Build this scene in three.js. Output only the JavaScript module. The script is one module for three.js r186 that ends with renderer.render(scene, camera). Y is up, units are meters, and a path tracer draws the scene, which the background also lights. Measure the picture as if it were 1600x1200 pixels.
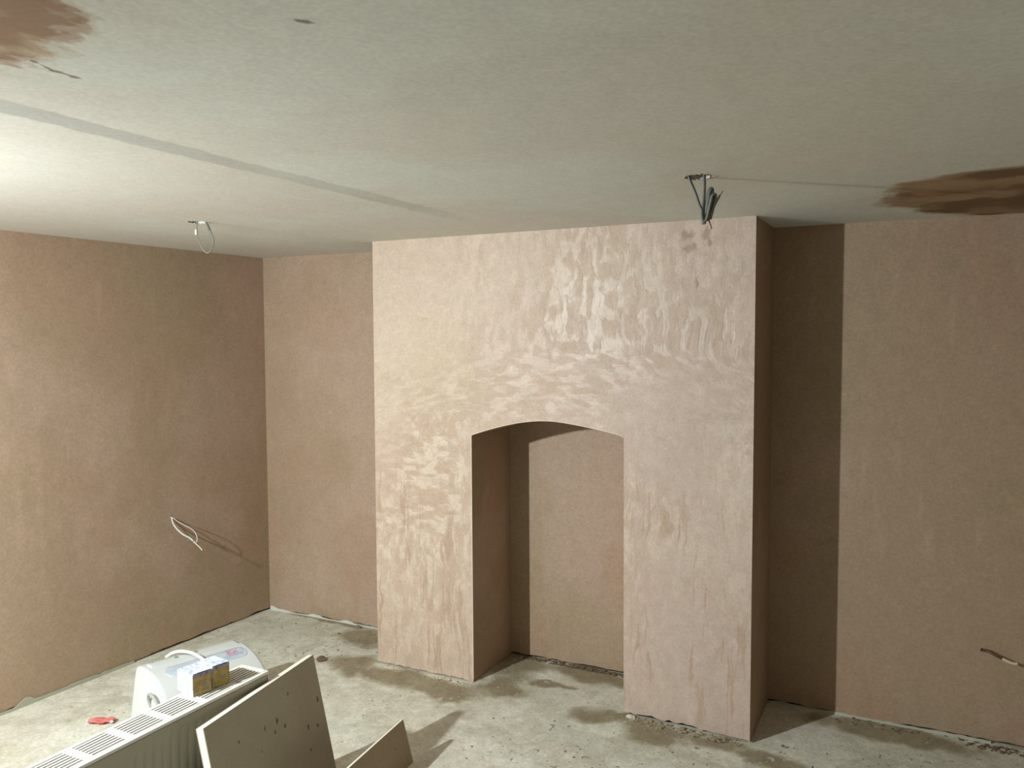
import * as THREE from 'three';
import { RoundedBoxGeometry } from 'three/addons/geometries/RoundedBoxGeometry.js';
import { mergeGeometries } from 'three/addons/utils/BufferGeometryUtils.js';
import { RectAreaLightUniformsLib } from 'three/addons/lights/RectAreaLightUniformsLib.js';

// ------------------------------------------------------------------ camera, light, exposure
RectAreaLightUniformsLib.init();
const scene = new THREE.Scene();
scene.background = new THREE.Color(0x000000);
const camera = new THREE.PerspectiveCamera(49.22, 4 / 3, 0.05, 30);
camera.position.set(3.7005, 1.7156, 3.9709);
camera.rotation.order = 'YXZ';
camera.rotation.set(-0.0574, 0.4637, -0.004);
scene.add(camera);
const renderer = new THREE.WebGLRenderer({ antialias: true });
renderer.toneMapping = THREE.LinearToneMapping;
renderer.toneMappingExposure = 1.0;
renderer.shadowMap.enabled = true;
const LAMP = new THREE.Vector3(0.87, 1.84, 3.58), LAMP_AIM = new THREE.Vector3(1.70, -0.5, 0.72);
const LAMP_W = 0.045, LAMP_H = 0.09, LAMP_POWER = 8150, LAMP_COLOR = new THREE.Color(0.94, 1.0, 0.98);

// ------------------------------------------------------------------ helpers
const H = 2.2, SK = -0.0328, DL = 0.4165, DR = 0.4383, XL = 1.1263, XR = 3.0505;   // ceiling, left wall skew, chimney depth left and right, chimney sides
let seed = 7;
const rnd = () => { seed = (seed * 1664525 + 1013904223) >>> 0; return seed / 4294967296; };
const rr = (a, b) => a + (b - a) * rnd();
const N = 256, lat = new Float32Array(N * N);
for (let i = 0; i < N * N; i++) lat[i] = rnd();
const noise = (x, y) => {
  const xi = Math.floor(x), yi = Math.floor(y); let fx = x - xi, fy = y - yi;
  fx = fx * fx * (3 - 2 * fx); fy = fy * fy * (3 - 2 * fy);
  const x0 = xi & 255, x1 = (xi + 1) & 255, y0 = (yi & 255) << 8, y1 = ((yi + 1) & 255) << 8;
  const a = lat[y0 + x0], b = lat[y0 + x1], c = lat[y1 + x0], d = lat[y1 + x1];
  return a + (b - a) * fx + (c - a) * fy + (a - b - c + d) * fx * fy;
};
const fbm = (x, y, o = 4) => { let s = 0, a = 0.5, t = 0; for (let i = 0; i < o; i++) { s += a * noise(x, y); t += a; x = x * 2.03 + 17.3; y = y * 2.03 + 5.7; a *= 0.5; } return s / t; };
const ridge = (x, y, o = 3) => { let s = 0, a = 0.5, t = 0; for (let i = 0; i < o; i++) { s += a * (1 - Math.abs(2 * noise(x, y) - 1)); t += a; x = x * 2.1 + 31.7; y = y * 2.1 + 11.3; a *= 0.5; } return s / t; };
const sm = (a, b, x) => { const t = Math.min(1, Math.max(0, (x - a) / (b - a))); return t * t * (3 - 2 * t); };
const mix = (a, b, t) => a + (b - a) * t;
const mix3 = (a, b, t) => [mix(a[0], b[0], t), mix(a[1], b[1], t), mix(a[2], b[2], t)];
// a texture over the rectangle u0..u1, v0..v1 (metres); fn(u, v) returns sRGB 0..255 (colour) or 0..1 (grey)
function texture(w, h, u0, u1, v0, v1, fn, colour) {
  const d = new Uint8Array(w * h * 4);
  for (let j = 0; j < h; j++) for (let i = 0; i < w; i++) {
    const k = (j * w + i) * 4, r = fn(u0 + (u1 - u0) * (i + 0.5) / w, v0 + (v1 - v0) * (j + 0.5) / h);
    if (colour) { d[k] = Math.max(0, Math.min(255, r[0])); d[k + 1] = Math.max(0, Math.min(255, r[1])); d[k + 2] = Math.max(0, Math.min(255, r[2])); }
    else d[k] = d[k + 1] = d[k + 2] = Math.max(0, Math.min(255, r * 255));
    d[k + 3] = 255;
  }
  const t = new THREE.DataTexture(d, w, h, THREE.RGBAFormat);
  t.magFilter = THREE.LinearFilter; t.minFilter = THREE.LinearMipmapLinearFilter; t.generateMipmaps = true;
  t.wrapS = t.wrapT = THREE.RepeatWrapping;
  t.repeat.set(1 / (u1 - u0), 1 / (v1 - v0)); t.offset.set(-u0 / (u1 - u0), -v0 / (v1 - v0));
  if (colour) t.colorSpace = THREE.SRGBColorSpace;
  t.needsUpdate = true;
  return t;
}
const std = (color, roughness = 0.8, extra = {}) => new THREE.MeshStandardMaterial({ color, roughness, ...extra });
const used = {};
const numbered = (n) => { const k = used[n] = (used[n] || 0) + 1; return k === 1 ? n : `${n}_${String(k - 1).padStart(3, '0')}`; };
function mesh(name, geometry, material, parent) {
  const m = new THREE.Mesh(geometry, material);
  m.name = parent ? name : numbered(name);
  m.castShadow = m.receiveShadow = true;
  (parent || scene).add(m);
  return m;
}
function thing(name, label, category, pos = [0, 0, 0], group) {
  const o = new THREE.Group(); o.name = numbered(name); o.position.set(...pos); scene.add(o);
  return tag(o, label, category, group);
}
function tag(o, label, category, group) { o.userData = { label, category }; if (group) o.userData.group = group; return o; }
function structure(o, label) { o.userData = { kind: 'structure', label }; return o; }
const box = (w, h, d, x = 0, y = 0, z = 0, r = 0) => { const g = r ? new RoundedBoxGeometry(w, h, d, 2, r) : new THREE.BoxGeometry(w, h, d); g.translate(x, y, z); return g; };
const merge = (gs) => mergeGeometries(gs.map((g) => (g.index ? g.toNonIndexed() : g)));
const V = (a) => new THREE.Vector3(a[0], a[1], a[2]);
const tube = (pts, r, n = 40, s = 8) => new THREE.TubeGeometry(new THREE.CatmullRomCurve3(pts.map(V)), n, r, s, false);
// flat twin cable: a tube squashed along one world direction
function flatCable(pts, a, b, n = 60) {
  const g = tube(pts, 1, n, 10), c = new THREE.CatmullRomCurve3(pts.map(V)), p = g.attributes.position, fr = c.computeFrenetFrames(n, false);
  for (let i = 0; i <= n; i++) {
    const o = c.getPointAt(i / n);
    for (let j = 0; j <= 10; j++) {
      const k = i * 11 + j, v = new THREE.Vector3().fromBufferAttribute(p, k).sub(o), x = v.dot(fr.normals[i]), y = v.dot(fr.binormals[i]);
      v.copy(o).addScaledVector(fr.normals[i], x * a).addScaledVector(fr.binormals[i], y * b);
      p.setXYZ(k, v.x, v.y, v.z);
    }
  }
  g.computeVertexNormals();
  return g;
}

// ------------------------------------------------------------------ plaster materials
const PLASTER = { a: [174, 151, 133], b: [164, 142, 119], c: [168, 138, 116], d: [158, 138, 110] };
function plasterColour(u, v, k) {                       // fresh skim plaster: pinkish brown, clouded olive and red where it dries unevenly
  const wu = u + 0.25 * (fbm(u * 2 + k, v * 2, 3) - 0.5), wv = v + 0.25 * (fbm(u * 2, v * 2 + 40 + k, 3) - 0.5);
  let c = mix3(PLASTER.a, PLASTER.b, sm(0.35, 0.65, fbm(wu * 1.6 + k, wv * 1.1 + 3, 4)));
  const low = 0.45 + 0.4 * sm(1.3, 0.2, v);
  c = mix3(c, PLASTER.d, 0.75 * sm(0.52, 0.7, fbm(wu * 2.2 + 60 + k, wv * 1.7, 4)) * low);
  c = mix3(c, PLASTER.c, 0.75 * sm(0.54, 0.72, fbm(wu * 2.6 + 90 + k, wv * 2.1 + 7, 4)) * low);
  const st = sm(0.62, 0.8, fbm(u * 16 + k, v * 2.6, 3)) * sm(0.5, 0.7, fbm(u * 2 + 9 + k, v * 2 + 30, 2));   // dried lighter streaks, upright
  c = mix3(c, [184, 158, 136], 0.3 * st);
  const g = 1 + 0.09 * (noise(u * 150 + k, v * 150) - 0.5) + 0.05 * (fbm(u * 26 + k, v * 20, 3) - 0.5) + 0.025 * (noise(u * 60, v * 420 + k) - 0.5);
  return [c[0] * g, c[1] * g, c[2] * g];
}
const plasterBump = texture(1024, 512, 0, 4, 0, 2, (u, v) => 0.5 + 0.7 * (fbm(u * 5, v * 9, 4) - 0.5) + 0.12 * (noise(u * 64, v * 80) - 0.5));
const plaster = (k, w, h, u1) => new THREE.MeshStandardMaterial({ map: texture(w, h, 0, u1, 0, 2.3, (u, v) => plasterColour(u, v, k), true), bumpMap: plasterBump, bumpScale: 0.0008, roughness: 0.7 });
const matLeft = plaster(3, 1536, 768, 4.6), matBack = plaster(31, 1536, 768, 4.6), matFar = plaster(57, 512, 256, 5.6);

// the chimney breast front: wet, polished plaster with trowel ripples and drips
const SMUDGE = [[2.768, 2.139, 0.045, 0.026], [2.85, 2.135, 0.026, 0.03], [2.782, 2.082, 0.035, 0.022], [2.868, 2.10, 0.012, 0.022], [2.811, 1.941, 0.012, 0.028]];
function breastFields(x, y) {
  // across: how far the trowel ran sideways here (round the arch, on the left leg, top left) rather than upright
  const across = Math.min(1, sm(1.30, 1.38, y) * sm(1.78, 1.54, y) + 0.95 * sm(1.70, 1.55, x) * sm(0.66, 0.78, y) * sm(1.3, 1.15, y) + 0.9 * sm(1.75, 1.4, x) * sm(1.7, 1.85, y));
  const wx = x + 0.05 * (fbm(x * 11, y * 9, 4) - 0.5), wy = y + 0.05 * (fbm(x * 9 + 50, y * 11, 4) - 0.5) + 0.25 * (x - 2.05) * (x - 2.05) * sm(1.2, 1.4, y) * sm(1.8, 1.6, y);
  const skin = mix(fbm(wx * 40, wy * 17, 4), fbm(wx * 15 + 9, wy * 40, 4), across);             // flakes of the last pass of the trowel
  const skin2 = mix(fbm(wx * 52 + 71, wy * 16 + 3, 3), fbm(wx * 17 + 40, wy * 54, 3), across);
  const run = ridge(wx * 24 + 3, wy * 1.7, 3);                                                      // drips running down
  const legs = sm(1.15, 0.85, y), up = sm(1.5, 1.75, y) * sm(1.5, 1.8, x) * sm(2.9, 2.5, x);
  const busy = sm(0.33, 0.55, fbm(x * 2.6 + 12, y * 2.2 + 5, 3));
  const calm = Math.max(sm(1.95, 1.5, x) * sm(1.46, 1.6, y), 0.75 * sm(0.8, 0.35, y), 0.55 * sm(2.35, 2.7, x) * sm(1.75, 1.95, y));
  return { skin, skin2, run, legs, up, amount: (0.3 + 0.7 * busy) * (1 - 0.75 * calm), across, wx, wy };
}
function breastColour(x, y) {
  const f = breastFields(x, y), right = sm(1.5, 2.9, x + 0.4 * (fbm(x * 2, y * 2 + 70, 3) - 0.5));
  let c = mix3(mix3([203, 184, 168], [200, 182, 170], right), mix3([195, 174, 158], [191, 171, 160], right), sm(0.38, 0.64, fbm(f.wx * 1.9, f.wy * 1.9, 4)));   // drier and creamier to the left, still pinkish to the right
  c = mix3(c, [199, 183, 157], 0.6 * sm(0.3, 0.08, Math.hypot((f.wx - 1.5) * 0.9, f.wy - 1.6)));
  const left = sm(1.75, 1.6, x) * sm(1.4, 1.2, y);
  c = mix3(c, [183, 160, 136], (0.32 + 0.3 * left) * sm(0.53, 0.60, f.skin) * f.amount);
  c = mix3(c, [219, 204, 188], (0.28 + 0.3 * left) * sm(0.47, 0.40, f.skin) * f.amount);
  c = mix3(c, [186, 164, 146], 0.35 * sm(0.56, 0.62, f.skin2) * f.amount);
  c = mix3(c, [172, 148, 128], 0.65 * sm(0.76, 0.88, f.run) * f.legs * sm(0.36, 0.5, fbm(x * 7, y * 3 + 21, 2)));
  c = mix3(c, [176, 155, 140], 0.4 * sm(0.78, 0.9, ridge(f.wx * 30 + 9, f.wy * 5, 2)) * (0.3 + 0.7 * f.up) * f.amount);
  for (const [sx, sy, rx, ry] of SMUDGE) { const q = Math.hypot((f.wx * 0.6 + x * 0.4 - sx) / rx, (f.wy * 0.6 + y * 0.4 - sy) / ry) + 1.3 * (fbm(x * 60, y * 60, 3) - 0.5); c = mix3(c, [142, 118, 98], 0.55 * sm(1.1, 0.4, q)); }
  const g = 1 + 0.07 * (noise(x * 170, y * 170) - 0.5) + 0.07 * (fbm(x * 34, y * 34, 3) - 0.5);
  return [c[0] * g, c[1] * g, c[2] * g];
}
const breastMap = texture(1100, 1310, XL, XR + 0.01, 0, 2.3, breastColour, true);
const breastBump = texture(1100, 1310, XL, XR + 0.01, 0, 2.3, (x, y) => { const f = breastFields(x, y); return 0.5 + f.amount * (0.13 * (sm(0.46, 0.54, f.skin) - 0.5) + 0.12 * (sm(0.5, 0.57, f.skin2) - 0.5) + 0.10 * f.up * (ridge(f.wx * 14 + 2, f.wy * 5, 3) - 0.5)) + 0.10 * f.legs * (f.run - 0.5) + 0.22 * (fbm(x * 6, y * 6, 4) - 0.5); });
const breastRough = texture(384, 448, XL, XR + 0.01, 0, 2.3, (x, y) => { const f = breastFields(x, y); return 0.56 - 0.12 * f.amount * sm(0.56, 0.42, f.skin) + 0.1 * (fbm(x * 9, y * 9, 3) - 0.5); });
const matBreast = new THREE.MeshStandardMaterial({ map: breastMap, bumpMap: breastBump, bumpScale: 0.0042, roughnessMap: breastRough, roughness: 1 });

// ceiling: dried grey skim, a joint band, damp brown patches still drying
const poly = (pts, x, z) => { let s = false; for (let i = 0, j = pts.length - 1; i < pts.length; j = i++) { const [a, b] = pts[i], [c, d] = pts[j]; if ((b > z) !== (d > z) && x < (c - a) * (z - b) / (d - b) + a) s = !s; } return s; };
const DAMP1 = [[3.52, 0.45], [3.52, 0.62], [3.56, 0.72], [3.57, 0.95], [3.68, 1.0], [3.80, 1.07], [3.95, 1.09], [4.3, 1.12], [4.4, -0.1], [3.95, -0.1], [3.75, 0.12], [3.62, 0.25], [3.66, 0.36]];
const DAMP2 = [[2.62, 3.16], [2.50, 3.07], [2.36, 3.05], [2.33, 3.0], [2.24, 2.99], [2.1, 3.1], [2.0, 3.6], [2.8, 3.8], [2.75, 3.3]];
const SOFT = [[0, 0], [0.022, 0.01], [-0.02, 0.013], [0.008, -0.022], [-0.011, -0.017]];
const SCUFF = [[2.2825, 3.008, 2.262, 2.955, 0.005], [2.262, 2.955, 2.263, 2.903, 0.008], [2.82, 2.942, 2.834, 2.920, 0.006]];
function ceilingColour(x, z) {
  const wx = x + 0.10 * (fbm(x * 9, z * 5, 4) - 0.5) + 0.03 * (fbm(x * 30, z * 40, 2) - 0.5), wz = z + 0.10 * (fbm(x * 5 + 70, z * 9, 4) - 0.5);
  let c = mix3([213, 215, 210], [208, 206, 199], sm(0.38, 0.62, fbm(x * 1.3 + 3, z * 1.3, 4)));
  c = mix3(c, [211, 205, 197], 0.5 * sm(0.5, 0.68, fbm(x * 2 + 77, z * 2.6, 4)));
  const e = 0.022 * (fbm(x * 3, z * 7, 3) - 0.5) + 0.02 * (fbm(x * 40, z * 22, 3) - 0.5);
  const j = sm(0.052, 0.042, Math.abs(x - 1.943 + e)) * sm(0.75, 1.5, z) * (0.75 + 0.5 * (fbm(x * 4, z * 4, 2) - 0.5));
  c = mix3(c, [162, 163, 159], 0.62 * j);
  if (x > 3.3 && z < 1.4) { let a1 = 0; for (const [ox, oz] of SOFT) if (poly(DAMP1, wx + ox, wz + oz)) a1 += 0.2; if (a1) c = mix3(c, mix3(mix3([160, 138, 112], [150, 120, 88], noise(x * 9, z * 9)), [112, 84, 54], sm(0.36, 0.68, fbm(x * 7, z * 7, 4) + 0.45 * (x - 3.85))), a1); }
  const fx = wx + 0.05 * (fbm(x * 22, z * 60, 3) - 0.5), fz = wz + 0.09 * (fbm(x * 40, z * 22 + 8, 3) - 0.5);
  let a2 = 0; for (const [ox, oz] of SOFT) if (poly(DAMP2, fx + ox, fz + oz)) a2 += 0.2;
  if (a2) c = mix3(c, mix3([178, 156, 134], [150, 122, 100], sm(0.36, 0.6, fbm(x * 9, z * 9, 4))), a2);
  for (const [ax, az, bx, bz, r] of SCUFF) {      // scuffs
    const t = Math.max(0, Math.min(1, ((x - ax) * (bx - ax) + (z - az) * (bz - az)) / ((bx - ax) ** 2 + (bz - az) ** 2)));
    const q = Math.hypot(x - ax - t * (bx - ax), z - az - t * (bz - az));
    c = mix3(c, [104, 92, 80], 0.7 * sm(r, r * 0.3, q + 0.009 * (noise(x * 90, z * 90) - 0.5)));
  }
  const g = 1 + 0.07 * (noise(x * 160, z * 160) - 0.5) + 0.035 * (fbm(x * 24, z * 16, 3) - 0.5);
  return [c[0] * g, c[1] * g, c[2] * g];
}
const matCeiling = new THREE.MeshStandardMaterial({ map: texture(1792, 1408, 0, 5.6, -0.1, 5.4, ceilingColour, true), bumpMap: plasterBump, bumpScale: 0.0004, roughness: 0.8 });

// floor: dusty concrete with damp olive patches round the chimney foot
const DAMP_F = [[0.86, 0.16, 0.2, 0.13], [1.03, 0.5, 0.14, 0.16], [1.3, 0.53, 0.26, 0.11], [1.62, 0.56, 0.24, 0.12], [1.86, 0.42, 0.13, 0.16], [1.82, 0.12, 0.16, 0.2], [2.2, 0.06, 0.34, 0.10], [2.42, 0.5, 0.17, 0.09], [2.68, 0.54, 0.17, 0.12], [2.95, 0.5, 0.16, 0.07], [2.05, 0.28, 0.1, 0.05], [3.6, 0.1, 0.4, 0.09], [3.2, 0.55, 0.16, 0.08], [0.5, 0.02, 0.3, 0.04]];
function floorColour(x, z) {
  const wx = x + 0.14 * (fbm(x * 6, z * 6, 4) - 0.5), wz = z + 0.14 * (fbm(x * 6 + 30, z * 6 + 9, 4) - 0.5);
  let c = mix3([210, 212, 199], [198, 198, 183], sm(0.35, 0.62, fbm(wx * 2.2, wz * 2.2, 4)));
  c = mix3(c, [214, 205, 192], 0.45 * sm(0.45, 0.65, fbm(wx * 1.6 + 44, wz * 1.6, 4)));
  c = mix3(c, [216, 216, 204], 0.7 * sm(0.53, 0.68, fbm(wx * 5 + 14, wz * 5, 4)));
  c = mix3(c, [184, 179, 160], 0.4 * sm(0.56, 0.7, fbm(wx * 7 + 4, wz * 7 + 90, 3)));
  let d = 0;
  for (const [sx, sz, rx, rz] of DAMP_F) d = Math.max(d, 1.5 - Math.hypot((wx - sx) / rx, (wz - sz) / rz));
  d += 0.7 * (fbm(x * 11, z * 11, 4) - 0.5);
  c = mix3(c, mix3([146, 136, 108], [124, 110, 86], fbm(x * 9, z * 9, 3)), 0.8 * sm(0.3, 0.95, d));
  c = mix3(c, [98, 84, 68], 0.65 * sm(0.9, 0.94, noise(x * 60, z * 60)) * sm(0.55, 0.62, fbm(x * 4 + 5, z * 4, 2)));   // specks of old mortar
  c = mix3(c, [228, 222, 208], 0.6 * sm(0.9, 0.95, noise(x * 50 + 99, z * 50)));
  const g = 1 + 0.12 * (noise(x * 130, z * 130) - 0.5) + 0.14 * (fbm(x * 22, z * 22, 3) - 0.5);
  return [c[0] * g, c[1] * g, c[2] * g];
}
const matFloor = new THREE.MeshStandardMaterial({ map: texture(1792, 1792, -0.2, 5.6, -0.1, 5.5, floorColour, true), bumpMap: texture(1024, 1024, -0.2, 5.6, -0.1, 5.5, (x, z) => 0.5 + 0.6 * (fbm(x * 7, z * 7, 5) - 0.5) + 0.15 * (noise(x * 50, z * 50) - 0.5)), bumpScale: 0.006, roughness: 0.85 });
const matMasonry = std(0x4c4036, 0.95);

// ------------------------------------------------------------------ room shell
// a plastered wall from a (x, z) along dir; its lower edge is left ragged just above the floor
function wall(name, a, dir, length, ragged, holes, out, material, label) {
  const s = new THREE.Shape();
  s.moveTo(0, 2.3);
  if (ragged) for (let u = 0; u <= length + 1e-6; u += 0.025) s.lineTo(Math.min(u, length), 0.004 + ragged * (0.4 * noise(u * 9, 3) + 0.6 * noise(u * 31, 8)));
  else s.lineTo(0, -0.02);
  s.lineTo(length, ragged ? 0.01 : -0.02); s.lineTo(length, 2.3);
  for (const [u, v, r] of holes) { const p = new THREE.Path(); for (let i = 0; i < 14; i++) { const t = i / 14 * 6.2832, q = r * (0.75 + 0.5 * rnd()); i ? p.lineTo(u + q * Math.cos(t), v + q * Math.sin(t)) : p.moveTo(u + q * Math.cos(t), v + q * Math.sin(t)); } p.closePath(); s.holes.push(p); }
  const g = new THREE.ExtrudeGeometry(s, { depth: 0.06, bevelEnabled: false });
  if (!out) g.translate(0, 0, -0.06);
  const m = mesh(name, g, material);
  m.position.set(a[0], 0, a[1]); m.rotation.y = -Math.atan2(dir[1], dir[0]);
  const core = mesh('masonry', box(length, 2.33, 0.12, length / 2, 1.135, (out ? 1 : -1) * 0.082), matMasonry, m);
  core.userData.label = 'dark brickwork behind the plaster';
  return structure(m, label);
}
wall('wall_back', [-0.1, -0.0003], [1, 0.0023], 5.8, 0.014, [[1.02 + 3.0, 0.392, 0.007]], false, matBack, 'brown skim plaster wall in the alcoves behind the chimney breast');
wall('wall_left', [0, 0], [SK, 1], 5.5, 0.014, [[0.725, 0.727, 0.008]], true, matLeft, 'bare brown plaster wall with loose wires');
wall('wall_right', [5.5, 0], [0, 1], 5.5, 0, [], false, matFar, 'plain plaster wall opposite the wired wall');
wall('wall_front', [-0.3, 5.4], [1, 0], 5.9, 0, [], true, matFar, 'plain plaster wall facing the chimney breast');

// ceiling slab with two cut-outs; hand-levelled, so its underside is a little uneven
const HOLES = [[0.915, 1.363, 0.043], [3.052, 1.383, 0.046]];
{
  const s = new THREE.Shape(); s.moveTo(-0.4, -0.2); s.lineTo(5.7, -0.2); s.lineTo(5.7, 5.6); s.lineTo(-0.4, 5.6); s.closePath();
  for (const [x, z, r] of HOLES) { const p = new THREE.Path(); for (let i = 0; i <= 28; i++) { const t = i / 28 * 6.2832, q = r * (0.97 + 0.07 * rnd()); i ? p.lineTo(x + q * Math.cos(t), z + q * Math.sin(t)) : p.moveTo(x + q * Math.cos(t), z + q * Math.sin(t)); } s.holes.push(p); }
  const g = new THREE.ExtrudeGeometry(s, { depth: 0.014, bevelEnabled: false });
  g.rotateX(Math.PI / 2);                          // shape y becomes z; the front cap faces down at y = -0.014
  g.translate(0, H + 0.014, 0);
  const c = structure(mesh('ceiling', g, matCeiling), 'grey skimmed ceiling with a joint band and damp brown patches');
  mesh('ceiling_void', merge([box(6.1, 0.02, 5.8, 2.65, H + 0.12, 2.7), box(6.1, 0.12, 0.02, 2.65, H + 0.07, -0.19), box(6.1, 0.12, 0.02, 2.65, H + 0.07, 5.59), box(0.02, 0.12, 5.8, -0.39, H + 0.07, 2.7), box(0.02, 0.12, 5.8, 5.69, H + 0.07, 2.7)]), std(0x3a2c20, 0.9), c);
}
{
  const g = new THREE.PlaneGeometry(6.1, 5.9, 122, 118); g.rotateX(-Math.PI / 2); g.translate(2.65, 0, 2.65);
  const p = g.attributes.position, u = g.attributes.uv;
  for (let i = 0; i < p.count; i++) {
    const x = p.getX(i), z = p.getZ(i);
    p.setY(i, 0.006 * (fbm(x * 3, z * 3, 4) - 0.5) - 0.012 * Math.exp(-((x - 3.1) ** 2 + (z - 0.5) ** 2) / 0.09));
    u.setXY(i, x, z);
  }
  g.computeVertexNormals();
  const f = structure(mesh('floor', g, matFloor), 'dusty pale concrete floor with damp patches');
  mesh('floor_base', box(6.1, 0.15, 5.9, 2.65, -0.115, 2.65), matMasonry, f);
}

// ------------------------------------------------------------------ chimney breast with arched opening
{
  const arch = new THREE.SplineCurve([[1.703, 1.233], [1.78, 1.259], [1.858, 1.281], [1.95, 1.303], [2.045, 1.317], [2.12, 1.320], [2.192, 1.316], [2.34, 1.296], [2.486, 1.268]].map((p) => new THREE.Vector2(...p))).getPoints(40);
  const s = new THREE.Shape(); s.moveTo(XL, 2.3);
  const rag = (x) => 0.002 + 0.016 * (0.4 * noise(x * 11, 40) + 0.6 * noise(x * 37, 41)) * (x > 2.4 ? sm(2.98, 2.8, x) * 1.5 + 0.1 : 0.7);
  for (let x = XL; x < 1.705; x += 0.02) s.lineTo(x, rag(x));
  s.lineTo(1.706, 0.003);
  for (const p of arch) s.lineTo(p.x, p.y);
  s.lineTo(2.489, 0.02);
  for (let x = 2.50; x < XR - 0.005; x += 0.02) s.lineTo(x, rag(x));
  s.lineTo(XR, 0.0); s.lineTo(XR, 2.3);
  const g = new THREE.ExtrudeGeometry(s, { depth: 1, bevelEnabled: false });
  const depth = (x) => mix(DL, DR, (x - XL) / (XR - XL));
  const p = g.attributes.position;
  for (let i = 0; i < p.count; i++) p.setZ(i, p.getZ(i) > 0.5 ? depth(p.getX(i)) : -0.03);
  g.computeVertexNormals();
  const sideMat = plaster(77, 512, 512, 2.3);
  const m = structure(mesh('chimney_breast', g, [matBreast, sideMat]), 'polished pink plaster chimney breast with an arched fireplace opening');
  const cs = new THREE.Shape(); cs.moveTo(XL + 0.02, 2.2); cs.lineTo(XL + 0.02, -0.03); cs.lineTo(1.685, -0.03); cs.lineTo(1.685, 0.3); cs.lineTo(XL + 0.1, 0.3); cs.lineTo(XL + 0.1, 2.2);
  const core = [box(1.685 - XL - 0.02, 0.3, 0.36, (XL + 0.02 + 1.685) / 2, 0.12, 0.215), box(XR - 0.02 - 2.51, 0.3, 0.37, (XR - 0.02 + 2.51) / 2, 0.12, 0.225)];
  mesh('masonry', merge(core), matMasonry, m).userData.label = 'dark brickwork behind the plaster foot';
  const edge = [[1.706, 0.02, depth(1.7)], [1.704, 0.7, depth(1.7)], [1.703, 1.225, depth(1.7)], ...arch.filter((_, i) => i % 3 === 0).map((q) => [q.x, q.y, depth(q.x)]), [2.486, 1.262, depth(2.49)]];
  const curve = new THREE.CatmullRomCurve3(edge.map(V), false, 'catmullrom', 0.1);
  mesh('arch_bead', new THREE.TubeGeometry(curve, 140, 0.0021, 6), std(0xe6dccb, 0.5), m).userData.label = 'thin white edging bead round the arch';
}

// ------------------------------------------------------------------ pale strips along the foot of the walls
function strip(n, a, dir, length, lift, out, label, colour) {
  const s = new THREE.Shape(); s.moveTo(0, -0.006);
  s.lineTo(length, -0.006);
  for (let u = length; u > 0; u -= 0.012) s.lineTo(u, lift(u) * (0.85 + 0.3 * noise(u * 60, n)));
  s.closePath();
  const m = mesh(`trim_${n}`, new THREE.ExtrudeGeometry(s, { depth: 0.005, bevelEnabled: false }), std(colour, 0.6));
  m.position.set(a[0], 0.0, a[1]); m.rotation.y = -Math.atan2(dir[1], dir[0]);
  if (out) m.translateZ(-0.005);
  structure(m, label);
}
const bumpAt = (u, c, w, h) => h * Math.exp(-(((u - c) / w) ** 2));
strip(1, [0.006, 0.001], [1, 0.0023], 0.95, (u) => 0.0055 + bumpAt(u, 0.02, 0.03, 0.02) + bumpAt(u, 0.1, 0.05, 0.007) + bumpAt(u, 0.36, 0.055, 0.014) + bumpAt(u, 0.60, 0.05, 0.012), false, 'pale membrane edge along the foot of the left alcove', 0xd3d6cf);
strip(2, [3.06, 0.007], [1, 0.0023], 0.90, (u) => 0.008 + 0.005 * noise(u * 14, 5), false, 'pale membrane edge along the foot of the right alcove', 0xb9bcae);
strip(3, [-0.029, 0.98], [SK, 1], 1.2, (u) => 0.011 + 0.006 * noise(u * 9, 2) + bumpAt(u, 0.585, 0.035, 0.02), true, 'pale membrane edge along the foot of the wired wall', 0xa9aa98);

// crumbs of plaster and mortar along the wall feet
function rubble(name, label, spots, colour) {
  const gs = [];
  for (const [x0, z0, x1, z1, n, spread, size] of spots) for (let i = 0; i < n; i++) {
    const t = rnd(), r = size * (0.35 + rnd() * rnd() * 1.3), g = new THREE.IcosahedronGeometry(r, 0), p = g.attributes.position;
    g.rotateY(rnd() * 6); g.rotateX(rnd() * 6); g.scale(rr(0.8, 1.6), rr(0.5, 0.9), rr(0.8, 1.4));
    g.translate(mix(x0, x1, t) + rr(-0.3, 1) * spread * (Math.abs(z1 - z0) > Math.abs(x1 - x0) ? 1 : 0), r * 0.3, mix(z0, z1, t) + rr(-0.1, 1) * spread * (Math.abs(z1 - z0) > Math.abs(x1 - x0) ? 0 : 1));
    gs.push(g);
  }
  const m = mesh(name, mergeGeometries(gs), std(colour, 0.95));
  tag(m, label, 'rubble'); m.userData.kind = 'stuff';
}
rubble('mortar_crumbs', 'dark mortar crumbs lying along the foot of the fireplace back', [[1.8, 0.004, 2.49, 0.006, 330, 0.035, 0.0065]], 0x6b5c48);
rubble('plaster_crumbs', 'small plaster crumbs scattered along the foot of the chimney breast', [[1.15, 0.43, 1.7, 0.435, 50, 0.05, 0.0045], [2.5, 0.44, 3.02, 0.45, 120, 0.05, 0.006], [2.5, 0.44, 3.0, 0.45, 30, 0.22, 0.004]], 0x9a8b72);
rubble('wall_crumbs', 'brown plaster crumbs lying along the foot of the right alcove wall', [[3.35, 0.02, 4.1, 0.025, 80, 0.07, 0.005], [3.85, 0.03, 4.08, 0.035, 60, 0.05, 0.007], [3.15, 0.3, 3.5, 0.4, 14, 0.25, 0.006]], 0x6d5e4c);
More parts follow.
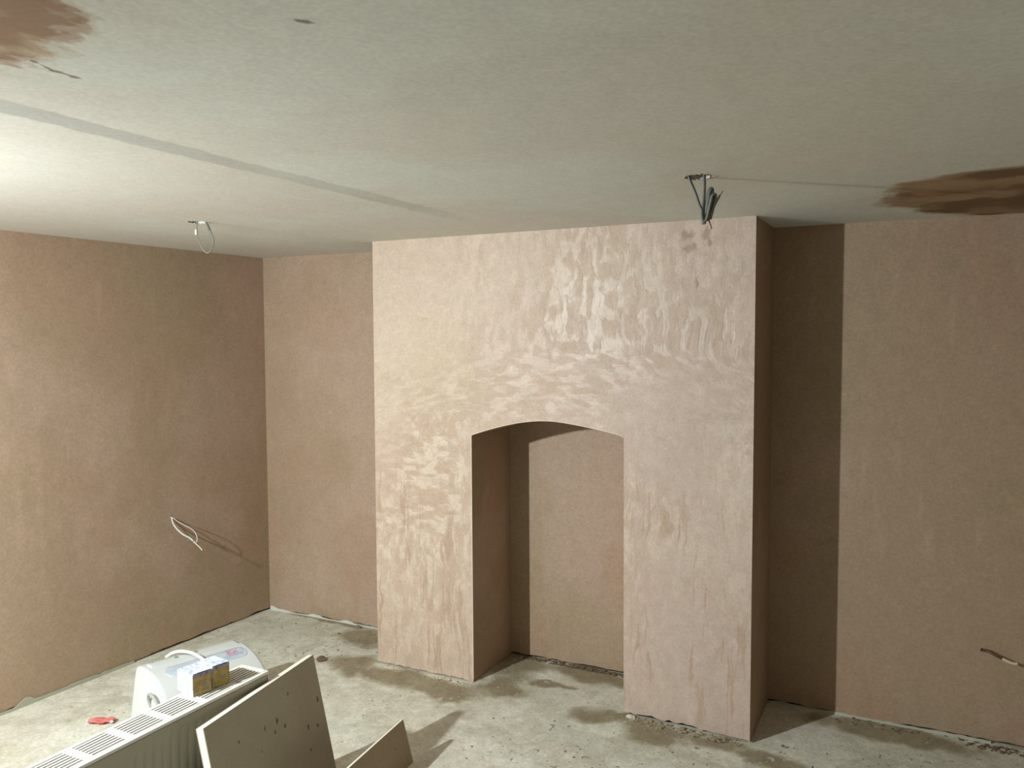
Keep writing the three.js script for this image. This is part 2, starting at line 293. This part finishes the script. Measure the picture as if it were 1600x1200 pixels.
rubble('floor_grit', 'dark grit scattered over the open concrete floor', [[1.0, 0.7, 3.2, 0.8, 26, 0.5, 0.0045], [0.1, 0.1, 0.9, 0.12, 26, 0.5, 0.0045], [2.0, 0.95, 3.0, 1.0, 9, 0.2, 0.006]], 0x75664f);

// ------------------------------------------------------------------ radiator standing on the floor
const primer = std(0xaeaa9b, 0.55), white = std(0xe9e8e2, 0.38), whiteDull = std(0xd9d7cc, 0.5);
const RX0 = 1.450, RX1 = 1.583, RZ0 = 1.711, RL = 1.18, RY = 0.51, RW = RX1 - RX0;
{
  const t = thing('radiator', 'white panel radiator with a slotted top grille standing on the concrete floor', 'radiator', [RX0, 0, RZ0]);
  // pressed panels: upright flutes along the length, rolled top edge
  const panel = (x, outward) => {
    const nz = 240, ny = 16, P = [], I = [];
    for (let j = 0; j <= ny; j++) for (let i = 0; i <= nz; i++) {
      const z = 0.006 + (RL - 0.012) * i / nz, y = 0.012 + (RY - 0.026) * j / ny;
      const f = sm(0.03, 0.06, y) * sm(RY - 0.05, RY - 0.085, y) * sm(0.01, 0.05, z) * sm(RL - 0.01, RL - 0.05, z);
      const w = Math.max(0, Math.cos(z / 0.0333 * 6.2832)) ** 2;
      P.push(x - outward * 0.007 * w * f, y, z);
    }
    for (let j = 0; j < ny; j++) for (let i = 0; i < nz; i++) { const a = j * (nz + 1) + i, b = a + 1, c = a + nz + 1, d = c + 1; outward > 0 ? I.push(a, c, b, b, c, d) : I.push(a, b, c, b, d, c); }
    const g = new THREE.BufferGeometry(); g.setAttribute('position', new THREE.Float32BufferAttribute(P, 3)); g.setIndex(I);
    g.setAttribute('uv', new THREE.Float32BufferAttribute(new Float32Array(P.length / 3 * 2), 2)); g.computeVertexNormals();
    return merge([g, box(0.010, RY - 0.022, RL - 0.004, x - outward * 0.0135, RY / 2 - 0.002, RL / 2, 0.002)]);
  };
  mesh('front_panel', panel(RW - 0.004, 1), primer, t).userData.label = 'greyish dusty front panel with upright flutes'; mesh('back_panel', panel(0.004, -1), primer, t);
  const fins = []; for (let z = 0.03; z < RL - 0.02; z += 0.014) fins.push(box(RW - 0.055, RY - 0.10, 0.0012, RW / 2, RY / 2 - 0.02, z));
  mesh('convector_fins', merge(fins), std(0x86837a, 0.6), t);
  for (const z of [0.002, RL - 0.002]) mesh('end_plate', box(RW, RY - 0.012, 0.004, RW / 2, RY / 2 - 0.006, z, 0.0015), white, t);
  const gr = mesh('top_grille', merge([box(0.013, 0.011, RL, 0.0065, RY - 0.0055, RL / 2, 0.0025), box(0.015, 0.011, RL, RW - 0.0075, RY - 0.0055, RL / 2, 0.0025), box(RW - 0.02, 0.004, 0.018, RW / 2, RY - 0.002, 0.009)]), white, t);
  const pitch = 0.1404, bar = 0.027, cross = box(RW - 0.024, 0.0035, 0.0095), slit = box(RW - 0.024, 0.0035, 0.004), end = box(RW - 0.024, 0.0035, 0.006);
  const slatG = box(0.0072, 0.0035, pitch - bar + 0.006, 0, 0, 0, 0.001);
  for (let k = 0; k < 8; k++) {
    const z0 = 0.0184 + k * pitch, z1 = Math.min(z0 + pitch - bar, RL - 0.012);
    for (let i = 0; i < 7; i++) { const s = mesh('slat', slatG, white, gr); s.position.set(0.0215 + i * (RW - 0.045) / 6, RY - 0.0032, (z0 + z1) / 2); if (z1 - z0 < pitch - bar) s.scale.z = (z1 - z0) / (pitch - bar); }
    if (k < 7) { const c = mesh('crossbar', merge([cross.clone(), slit.clone().translate(0, 0, -0.0115), slit.clone().translate(0, 0, 0.0115)]), white, gr); c.position.set(RW / 2, RY - 0.003, z1 + bar / 2); }
  }
}

// ------------------------------------------------------------------ two small cartons on the radiator grille
{
  const print = (k) => texture(128, 128, 0, 1, 0, 1, (u, v) => {           // mustard label, violet band, pale seal
    let c = mix3([192, 168, 92], [168, 144, 88], sm(0.35, 0.65, fbm(u * 5 + k, v * 5, 3)));
    if (v > 0.82 + 0.05 * u) c = mix3([128, 118, 140], [170, 160, 176], noise(u * 14 + k, 3));
    const q = Math.hypot(u - 0.63, v - 0.42);
    if (q < 0.19) c = mix3(c, [150, 144, 146], 0.75 * sm(0.19, 0.08, q + 0.08 * (noise(u * 12, v * 12 + k) - 0.5)));
    if (v < 0.12 && noise(u * 22 + k, v * 40) > 0.5) c = [196, 182, 132];
    return c;
  }, true);
  const speck = (k) => texture(128, 128, 0, 1, 0, 1, (u, v) => mix3([208, 213, 224], [150, 166, 200], sm(0.56, 0.66, fbm(u * 9 + k, v * 9, 2)) * 0.8), true);
  const plain = std(0xe6e8ee, 0.55);
  const carton = (label, x, z, w, d, h, turn, k) => {
    const t = thing('carton', label, 'box', [x, RY + 0.0005, z], 'cartons on the radiator'); t.rotation.y = turn;
    const face = new THREE.MeshStandardMaterial({ map: print(k), roughness: 0.6 }), side = new THREE.MeshStandardMaterial({ map: speck(k), roughness: 0.6 });
    mesh('carton_body', box(d, h, w, 0, h / 2, 0), [face, plain, side, plain, side, side], t);   // +x face is the mustard label
    const fl = box(d, 0.0012, w, 0, h + 0.0006, 0); fl.rotateZ(0.05); fl.translate(0.004, 0.001, 0);
    mesh('lid_flap', fl, side, t);
  };
  carton('small mustard and white carton on the radiator grille, nearer the camera', 1.472, 1.951, 0.069, 0.094, 0.072, -0.20, 2);
  carton('small mustard and white carton on the radiator grille, nearer the chimney breast', 1.4785, 1.872, 0.065, 0.094, 0.072, -0.22, 9);
}

// ------------------------------------------------------------------ domed plastic case on the floor
{
  const A = new THREE.Vector3(0.298, 0, -0.954).normalize(), B = new THREE.Vector3(0.954, 0, 0.298).normalize(), LEN = 0.462;
  const t = thing('plastic_case', 'white domed plastic case with a tinted window, on the floor behind the radiator', 'case', [0.592, 0, 1.477]);
  t.rotation.y = Math.atan2(-B.z, B.x);                 // local x runs across towards the radiator, local -z along the case
  const prof = new THREE.SplineCurve([[-0.035, 0.03], [-0.02, 0.14], [-0.004, 0.245], [0.012, 0.268], [0.05, 0.275], [0.12, 0.274], [0.19, 0.262], [0.245, 0.238], [0.295, 0.198], [0.335, 0.14], [0.36, 0.08], [0.37, 0.03]].map((p) => new THREE.Vector2(...p)));
  const pts = prof.getPoints(80), s = new THREE.Shape(); s.moveTo(pts[0].x, 0.004); for (const p of pts) s.lineTo(p.x, p.y); s.lineTo(0.37, 0.004); s.closePath();
  const g = new THREE.ExtrudeGeometry(s, { depth: LEN - 0.03, bevelEnabled: true, bevelThickness: 0.015, bevelSize: 0.013, bevelOffset: -0.013, bevelSegments: 4, curveSegments: 4 });
  g.translate(0, 0, -LEN + 0.015);
  const pp = g.attributes.position;
  for (let i = 0; i < pp.count; i++) { const k = 1 + 0.09 * (1 - pp.getY(i) / 0.27); pp.setZ(i, (pp.getZ(i) + LEN / 2) * k - LEN / 2); }
  g.computeVertexNormals();
  const shell = std(0xd0d5d5, 0.42);
  mesh('case_shell', g, shell, t);
  const onTop = (b) => { let best = pts[0]; for (const p of pts) if (p.y > 0.1 && Math.abs(p.x - b) < Math.abs(best.x - b)) best = p; return best.y; };
  const patch = (b0, b1, a0, a1, lift, round) => {      // a plate with rounded ends that follows the dome
    const na = 40, nb = 10, P = [], I = [];
    for (const top of [1, 0]) for (let i = 0; i <= na; i++) for (let j = 0; j <= nb; j++) {
      const a = mix(a0, a1, i / na), e = round ? Math.min(1, Math.min(a - a0, a1 - a) / round) : 1, w = Math.sqrt(Math.max(0, 1 - (1 - e) ** 2)) * (b1 - b0) / 2, b = (b0 + b1) / 2 + w * (2 * j / nb - 1);
      const x0 = onTop(b - 0.004), x1 = onTop(b + 0.004); P.push(b, (x0 + x1) / 2 + (top ? lift : -0.004), -a);
    }
    const M = (na + 1) * (nb + 1), q = (i, j) => i * (nb + 1) + j;
    for (let i = 0; i < na; i++) for (let j = 0; j < nb; j++) { const a = q(i, j), b = q(i + 1, j), c = q(i, j + 1), d = q(i + 1, j + 1); I.push(a, c, b, b, c, d, a + M, b + M, c + M, b + M, d + M, c + M); }
    const ring = []; for (let i = 0; i <= na; i++) ring.push(q(i, 0)); for (let j = 1; j <= nb; j++) ring.push(q(na, j)); for (let i = na - 1; i >= 0; i--) ring.push(q(i, nb)); for (let j = nb - 1; j > 0; j--) ring.push(q(0, j));
    for (let k = 0; k < ring.length; k++) { const a = ring[k], b = ring[(k + 1) % ring.length]; I.push(a, b, a + M, b, b + M, a + M); }
    const h = new THREE.BufferGeometry(); h.setAttribute('position', new THREE.Float32BufferAttribute(P, 3)); h.setAttribute('uv', new THREE.Float32BufferAttribute(P.flatMap((v, k) => (k % 3 === 0 ? [-P[k + 2], P[k]] : [])), 2)); h.setIndex(I); h.computeVertexNormals();
    return h;
  };
  const winTex = texture(512, 128, 0, 0.5, 0.1, 0.25, (a, b) => {
    let c = mix3([176, 188, 205], [202, 211, 222], fbm(a * 14, b * 30, 3));
    c = mix3(c, [140, 152, 166], 0.5 * sm(0.5, 0.65, fbm(a * 30 + 5, b * 60, 2)) * sm(0.3, 0.36, a));
    if (a > 0.345 && a < 0.395 && Math.abs(b - 0.165 + (a - 0.37) * 0.1) < 0.014 && noise(a * 160, b * 190) > 0.42) c = [214, 132, 152];
    return c;
  }, true);
  mesh('window', patch(0.135, 0.212, 0.055, 0.435, 0.0018, 0.03), new THREE.MeshStandardMaterial({ map: winTex, roughness: 0.25 }), t).userData.label = 'bluish tinted window strip';
  mesh('lid_rib', patch(0.045, 0.095, 0.03, 0.44, 0.004, 0), shell, t);
  for (const a of [0.155, 0.245]) mesh('handle_slot', box(0.022, 0.006, 0.016, 0.062, 0.279, -a, 0.002), std(0x8d9088, 0.7), t);
  mesh('cord', tube([[-0.02, 0.262, -0.145], [0.01, 0.285, -0.165], [0.06, 0.297, -0.19], [0.13, 0.293, -0.215], [0.2, 0.266, -0.235], [0.24, 0.246, -0.24]], 0.0075, 40, 10), std(0xeceae4, 0.5), t).userData.label = 'white cord looped over the lid';
  mesh('end_handle', tube(Array.from({ length: 13 }, (_, i) => { const q = Math.PI * (1.12 - 1.24 * i / 12); return [0.222 + 0.052 * Math.cos(q), 0.158 + 0.056 * Math.sin(q), 0.014 + 0.014 * Math.sin(q)]; }), 0.0065, 40, 10), std(0xa7a9a4, 0.5), t).userData.label = 'grey loop handle on the end';
}

// ------------------------------------------------------------------ offcut boards leaning in the foreground
function board(name, label, far, near, lean, thick, specks, colour) {
  const F = V(far), Nn = V(near), e = F.clone().sub(Nn), w = e.length(); e.normalize();
  const n0 = new THREE.Vector3(-e.z, 0, e.x); if (n0.x < 0) n0.negate();
  const down = new THREE.Vector3(0, -Math.cos(lean), 0).addScaledVector(n0, Math.sin(lean)), up = down.clone().negate();
  const len = F.y / Math.cos(lean), n = e.clone().cross(up).normalize(); if (n.x < 0) n.negate();
  const t = thing(name, label, 'board');
  const X = e.clone().negate(), Z = X.clone().cross(up);           // local x from far to near, y up the board, z out of its face
  const foot = F.clone().addScaledVector(down, len);
  t.matrixAutoUpdate = true; t.position.copy(foot); t.quaternion.setFromRotationMatrix(new THREE.Matrix4().makeBasis(X, up, Z));
  const map = texture(512, 512, 0, w, 0, len, (u, v) => {
    let c = mix3(colour, [colour[0] * 0.93, colour[1] * 0.92, colour[2] * 0.9], fbm(u * 9, v * 9, 4));
    for (const [sx, sy, r] of specks) { const q = Math.hypot(u - sx, (v - sy) * 0.7) + 0.006 * (noise(u * 160, v * 160) - 0.5); c = mix3(c, [96, 84, 70], 0.85 * sm(r, r * 0.5, q)); }
    const g = 1 + 0.05 * (noise(u * 300, v * 300) - 0.5); return [c[0] * g, c[1] * g, c[2] * g];
  }, true);
  const face = new THREE.MeshStandardMaterial({ map, roughness: 0.75 }), edge = std(0xeae4d4, 0.8);
  const sgn = Z.x > 0 ? 1 : -1, lift = thick * Math.sin(lean);
  const bg = box(w, len - lift, thick * 0.12, w / 2, (len + lift) / 2, -sgn * thick * 0.06), cg = box(w - 0.001, len - lift - 0.001, thick * 0.8, w / 2, (len + lift) / 2, -sgn * thick * 0.52), kg = box(w, len - lift, thick * 0.1, w / 2, (len + lift) / 2, -sgn * thick * 0.95);
  for (const q of [bg, kg]) { const p = q.attributes.position, u = q.attributes.uv; for (let i = 0; i < p.count; i++) u.setXY(i, p.getX(i), p.getY(i)); }
  mesh('core', cg, edge, t).userData.label = 'pale exposed core edge'; mesh('front_face', bg, face, t); mesh('back_face', kg, face, t);
  return t;
}
board('wall_board', 'large grey board with dark specks leaning against the radiator', [1.578, 0.482, 1.463], [1.672, 0.482, 2.102], 0.209, 0.030,
  [[0.29, 0.36, 0.010], [0.31, 0.33, 0.006], [0.36, 0.365, 0.006], [0.25, 0.325, 0.007], [0.12, 0.26, 0.008], [0.06, 0.24, 0.006], [0.13, 0.18, 0.006], [0.2, 0.42, 0.005], [0.03, 0.33, 0.008], [0.4, 0.3, 0.005], [0.5, 0.38, 0.004], [0.46, 0.2, 0.006]], [184, 177, 160]);
board('board_offcut', 'small brown-grey board offcut standing in front of the larger leaning board', [1.824, 0.17, 1.214], [1.884, 0.17, 1.82], 0.253, 0.014, [[0.1, 0.1, 0.004]], [172, 156, 132]);

// ------------------------------------------------------------------ loose bits on the floor
{
  const m = thing('plastic_wrapper', 'crumpled red plastic wrapper on the floor behind the radiator', 'wrapper', [0.43, 0.004, 1.53]);
  const g = new THREE.PlaneGeometry(0.11, 0.06, 24, 14); g.rotateX(-Math.PI / 2); const p = g.attributes.position;
  for (let i = 0; i < p.count; i++) { const x = p.getX(i), z = p.getZ(i), e = 1 - 0.5 * (x / 0.06) ** 2; p.setXYZ(i, x + 0.01 * (noise(z * 80, 1) - 0.5), 0.002 + 0.022 * fbm(x * 30 + 4, z * 30, 3) * (1 - (z / 0.045) ** 2), z * e + 0.008 * (noise(x * 70, 3) - 0.5)); }
  g.computeVertexNormals(); g.rotateY(0.5);
  mesh('film', g, std(0xde7876, 0.45, { side: THREE.DoubleSide }), m);
  for (const [x, z] of [[-0.047, 0.032], [0.045, -0.01]]) { const q = new THREE.IcosahedronGeometry(0.009, 1); q.scale(1.5, 0.7, 1); q.translate(x, 0.008, z); mesh('torn_end', q, std(0xf0e6e2, 0.6), m); }
}
function chip(label, x, z, r, k, colour) {
  const g = new THREE.IcosahedronGeometry(r, 2), p = g.attributes.position;
  for (let i = 0; i < p.count; i++) { const q = 0.65 + 0.7 * noise(p.getX(i) / r * 1.6 + k, p.getZ(i) / r * 1.6 + p.getY(i) / r * 2); p.setXYZ(i, p.getX(i) * q * 1.3, Math.max(p.getY(i) * q * 0.7, -r * 0.3), p.getZ(i) * q); }
  g.computeVertexNormals(); g.translate(x, r * 0.3, z);
  tag(mesh('plaster_lump', g, std(colour, 0.95)), label, 'lump');
}
chip('brown plaster lump on the floor just beyond the leaning board corner', 0.845, 0.53, 0.022, 3, 0x6d5a45);
chip('small grey lump at the foot of the left alcove wall beside the chimney', 0.71, 0.045, 0.016, 8, 0x857a66);
chip('white plaster lump at the inner foot of the right chimney leg', 2.53, 0.452, 0.016, 12, 0xd6d2c4);

// ------------------------------------------------------------------ cables
const grey = std(0x767a77, 0.5), paleGrey = std(0x74746d, 0.5), copper = std(0x7e5a46, 0.5), whiteCable = std(0xdcdad2, 0.45), brownCore = std(0x5a3a28, 0.5);
{
  const t = thing('ceiling_cables', 'bundle of thick grey cables folded up below the right ceiling hole', 'cable', [3.06, 2.2, 1.385]);
  const L = (a) => a.map(([x, y, z]) => [x - 3.06, y - 2.2, z - 1.385]);
  mesh('cable', flatCable(L([[3.022, 2.212, 1.404], [3.028, 2.190, 1.402], [3.044, 2.149, 1.396], [3.056, 2.112, 1.392], [3.063, 2.098, 1.392]]), 0.0062, 0.0044), grey, t);
  mesh('cable', flatCable(L([[3.066, 2.215, 1.382], [3.068, 2.185, 1.382], [3.068, 2.156, 1.383], [3.066, 2.11, 1.388], [3.064, 2.085, 1.392]]), 0.0060, 0.0044), grey, t);
  mesh('cable', flatCable(L([[3.063, 2.098, 1.392], [3.065, 2.070, 1.392], [3.069, 2.055, 1.391], [3.072, 2.08, 1.388], [3.078, 2.13, 1.382], [3.083, 2.160, 1.377], [3.088, 2.163, 1.372], [3.088, 2.138, 1.370], [3.082, 2.095, 1.376], [3.078, 2.066, 1.380]]), 0.0072, 0.0056, 120), grey, t);
  mesh('cable', flatCable(L([[3.064, 2.085, 1.398], [3.070, 2.062, 1.398], [3.076, 2.066, 1.396], [3.086, 2.112, 1.388], [3.093, 2.142, 1.382], [3.099, 2.144, 1.376], [3.099, 2.128, 1.372], [3.092, 2.10, 1.376], [3.085, 2.07, 1.380]]), 0.0058, 0.0044, 120), grey, t);
  mesh('cable', flatCable(L([[3.081, 2.068, 1.386], [3.089, 2.092, 1.380], [3.098, 2.112, 1.374], [3.104, 2.126, 1.370], [3.111, 2.142, 1.364]]), 0.0036, 0.0028), grey, t);
  mesh('copper_end', tube(L([[3.081, 2.072, 1.384], [3.085, 2.060, 1.383], [3.089, 2.047, 1.382], [3.091, 2.040, 1.382]]), 0.0022, 16), copper, t).userData.label = 'bare copper end';
  mesh('copper_end', tube(L([[3.111, 2.142, 1.364], [3.115, 2.149, 1.361], [3.119, 2.156, 1.358]]), 0.0013, 12), copper, t).userData.label = 'bare copper end';
  // torn rim of the cut-out
  const rim = [];
  for (let i = 0; i < 26; i++) { const a = i / 26 * 6.2832 + rr(-0.1, 0.1), r = rr(0.042, 0.05), g = new THREE.IcosahedronGeometry(rr(0.0025, 0.006), 0); g.scale(1.3, 0.6, 1); g.rotateY(rnd() * 6); g.translate(3.052 + r * Math.cos(a) - 3.06, 0.0005, 1.383 + r * Math.sin(a) - 1.385); rim.push(g); }
  const m = mesh('torn_rim', mergeGeometries(rim), std(0xb8a890, 0.9), t); m.userData.label = 'torn plaster rim of the hole';
}
{
  const t = thing('ceiling_cable', 'thin pale cable loop hanging from the left ceiling hole', 'cable', [0.93, 2.2, 1.36]);
  const L = (a) => a.map(([x, y, z]) => [x - 0.93, y - 2.2, z - 1.36]);
  mesh('cable', flatCable(L([[0.917, 2.22, 1.369], [0.917, 2.20, 1.369], [0.916, 2.172, 1.371], [0.917, 2.147, 1.373], [0.929, 2.111, 1.369], [0.946, 2.078, 1.363], [0.958, 2.070, 1.357], [0.968, 2.075, 1.352], [0.979, 2.101, 1.344], [0.979, 2.131, 1.343], [0.968, 2.163, 1.347], [0.956, 2.195, 1.353], [0.950, 2.215, 1.356]]), 0.0030, 0.0021, 120), paleGrey, t);
  mesh('sleeve', flatCable(L([[0.947, 2.215, 1.357], [0.953, 2.198, 1.354], [0.959, 2.183, 1.351], [0.966, 2.165, 1.348]]), 0.0058, 0.0048), paleGrey, t).userData.label = 'grey sleeve on the cable end';
  mesh('tape_tag', box(0.008, 0.022, 0.010, -0.0155, -0.043, 0.012, 0.001), std(0xf2f2ee, 0.4), t).userData.label = 'white tape wrapped round the cable';
  const rim = [];
  for (let i = 0; i < 18; i++) { const a = i / 18 * 6.2832 + rr(-0.1, 0.1), r = rr(0.04, 0.046), g = new THREE.IcosahedronGeometry(rr(0.002, 0.005), 0); g.scale(1.3, 0.6, 1); g.translate(0.915 + r * Math.cos(a) - 0.93, 0.0005, 1.363 + r * Math.sin(a) - 1.36); rim.push(g); }
  mesh('torn_rim', mergeGeometries(rim), std(0xc8c2b0, 0.9), t).userData.label = 'torn plaster rim of the hole';
}
{
  const t = thing('wall_wires', 'loop of stripped wires sticking out of the plain brown wall', 'wire', [0, 0, 0]);
  const P = (u, v, off) => { // a point on the left wall picked by its (z, y) plus an offset into the room
    return [SK * u + off, v, u];
  };
  mesh('wire', tube([P(0.727, 0.728, -0.03), P(0.727, 0.724, 0.004), P(0.73, 0.700, 0.015), P(0.728, 0.668, 0.04), P(0.715, 0.634, 0.078), P(0.70, 0.617, 0.105), P(0.693, 0.600, 0.125)], 0.0042, 50), whiteCable, t);
  mesh('wire', tube([P(0.725, 0.73, -0.03), P(0.722, 0.722, 0.008), P(0.712, 0.703, 0.03), P(0.695, 0.684, 0.055), P(0.672, 0.660, 0.087), P(0.664, 0.637, 0.11), P(0.67, 0.605, 0.13), P(0.68, 0.588, 0.13), P(0.693, 0.590, 0.125)], 0.0022, 60), whiteCable, t);
  mesh('wire', tube([P(0.728, 0.727, -0.03), P(0.726, 0.718, 0.01), P(0.715, 0.68, 0.05), P(0.70, 0.635, 0.09), P(0.69, 0.60, 0.122), P(0.682, 0.578, 0.14)], 0.0026, 50), brownCore, t).userData.label = 'brown wire';
  mesh('wire', tube([P(0.712, 0.634, 0.082), P(0.70, 0.612, 0.098), P(0.697, 0.598, 0.11)], 0.003, 30), std(0x4f8a78, 0.5), t).userData.label = 'green wire';
  mesh('wire', tube([P(0.690, 0.598, 0.125), P(0.682, 0.578, 0.140), P(0.675, 0.562, 0.156), P(0.674, 0.548, 0.170)], 0.0032, 30), whiteCable, t);
  mesh('wire', tube([P(0.684, 0.576, 0.142), P(0.692, 0.552, 0.135), P(0.70, 0.53, 0.13)], 0.0012, 20), copper, t).userData.label = 'thin bare wire';
}
{
  const t = thing('wall_cable_stub', 'short pale cable stub poking from a dark hole low in the right alcove', 'cable', [3.92, 0.392, 0.009]);
  mesh('cable', flatCable([[0.0, 0, -0.03], [0.002, 0.0, 0.0], [0.018, 0.006, 0.018], [0.045, -0.004, 0.03], [0.075, -0.014, 0.036]], 0.0055, 0.004), brownCore, t).userData.label = 'dark cable sleeve';
  mesh('cable_end', flatCable([[0.07, -0.012, 0.036], [0.09, -0.019, 0.040], [0.112, -0.024, 0.042], [0.124, -0.022, 0.042]], 0.0075, 0.006), std(0xd9cbb8, 0.5), t).userData.label = 'pale torn cable end';
}

// ------------------------------------------------------------------ the work light that lights the room
{
  const t = thing('work_light', 'black work floodlight on a tripod stand near the plain wall', 'lamp', [LAMP.x, 0, LAMP.z]);
  const black = std(0x202022, 0.5), head = new THREE.Group(); head.name = 'lamp_head';
  head.position.set(0, LAMP.y, 0); t.add(head);
  const d = LAMP_AIM.clone().sub(LAMP); head.rotation.order = 'YXZ'; head.rotation.y = Math.atan2(d.x, d.z); head.rotation.x = -Math.atan2(d.y, Math.hypot(d.x, d.z));
  mesh('housing', box(LAMP_W + 0.03, LAMP_H + 0.03, 0.045, 0, 0, -0.04, 0.006), black, head);
  mesh('lens', box(LAMP_W, LAMP_H, 0.006, 0, 0, -0.013), new THREE.MeshStandardMaterial({ color: 0xffffff, emissive: LAMP_COLOR, emissiveIntensity: 8, roughness: 0.4 }), head);
  mesh('bracket', merge([box(0.006, 0.11, 0.02, LAMP_W / 2 + 0.02, -0.05, -0.04), box(0.006, 0.11, 0.02, -LAMP_W / 2 - 0.02, -0.05, -0.04), box(LAMP_W + 0.046, 0.006, 0.02, 0, -0.105, -0.04)]), black, head);
  const pole = new THREE.CylinderGeometry(0.011, 0.014, LAMP.y - 0.42, 14); pole.translate(0, (LAMP.y - 0.42) / 2 + 0.3, -0.03); mesh('pole', pole, black, t);
  for (let i = 0; i < 3; i++) { const q = i * 2.094 + 2.6; mesh('leg', tube([[0, 0.62, -0.03], [0.22 * Math.cos(q), 0.3, -0.03 + 0.22 * Math.sin(q)], [0.42 * Math.cos(q), 0.01, -0.03 + 0.42 * Math.sin(q)]], 0.009, 12), black, t); }
  const l = new THREE.RectAreaLight(LAMP_COLOR, LAMP_POWER, LAMP_W, LAMP_H);
  l.position.copy(LAMP); l.lookAt(LAMP_AIM); l.castShadow = true; scene.add(l);
  l.position.add(d.normalize().multiplyScalar(-0.006)); 
}
renderer.render(scene, camera);
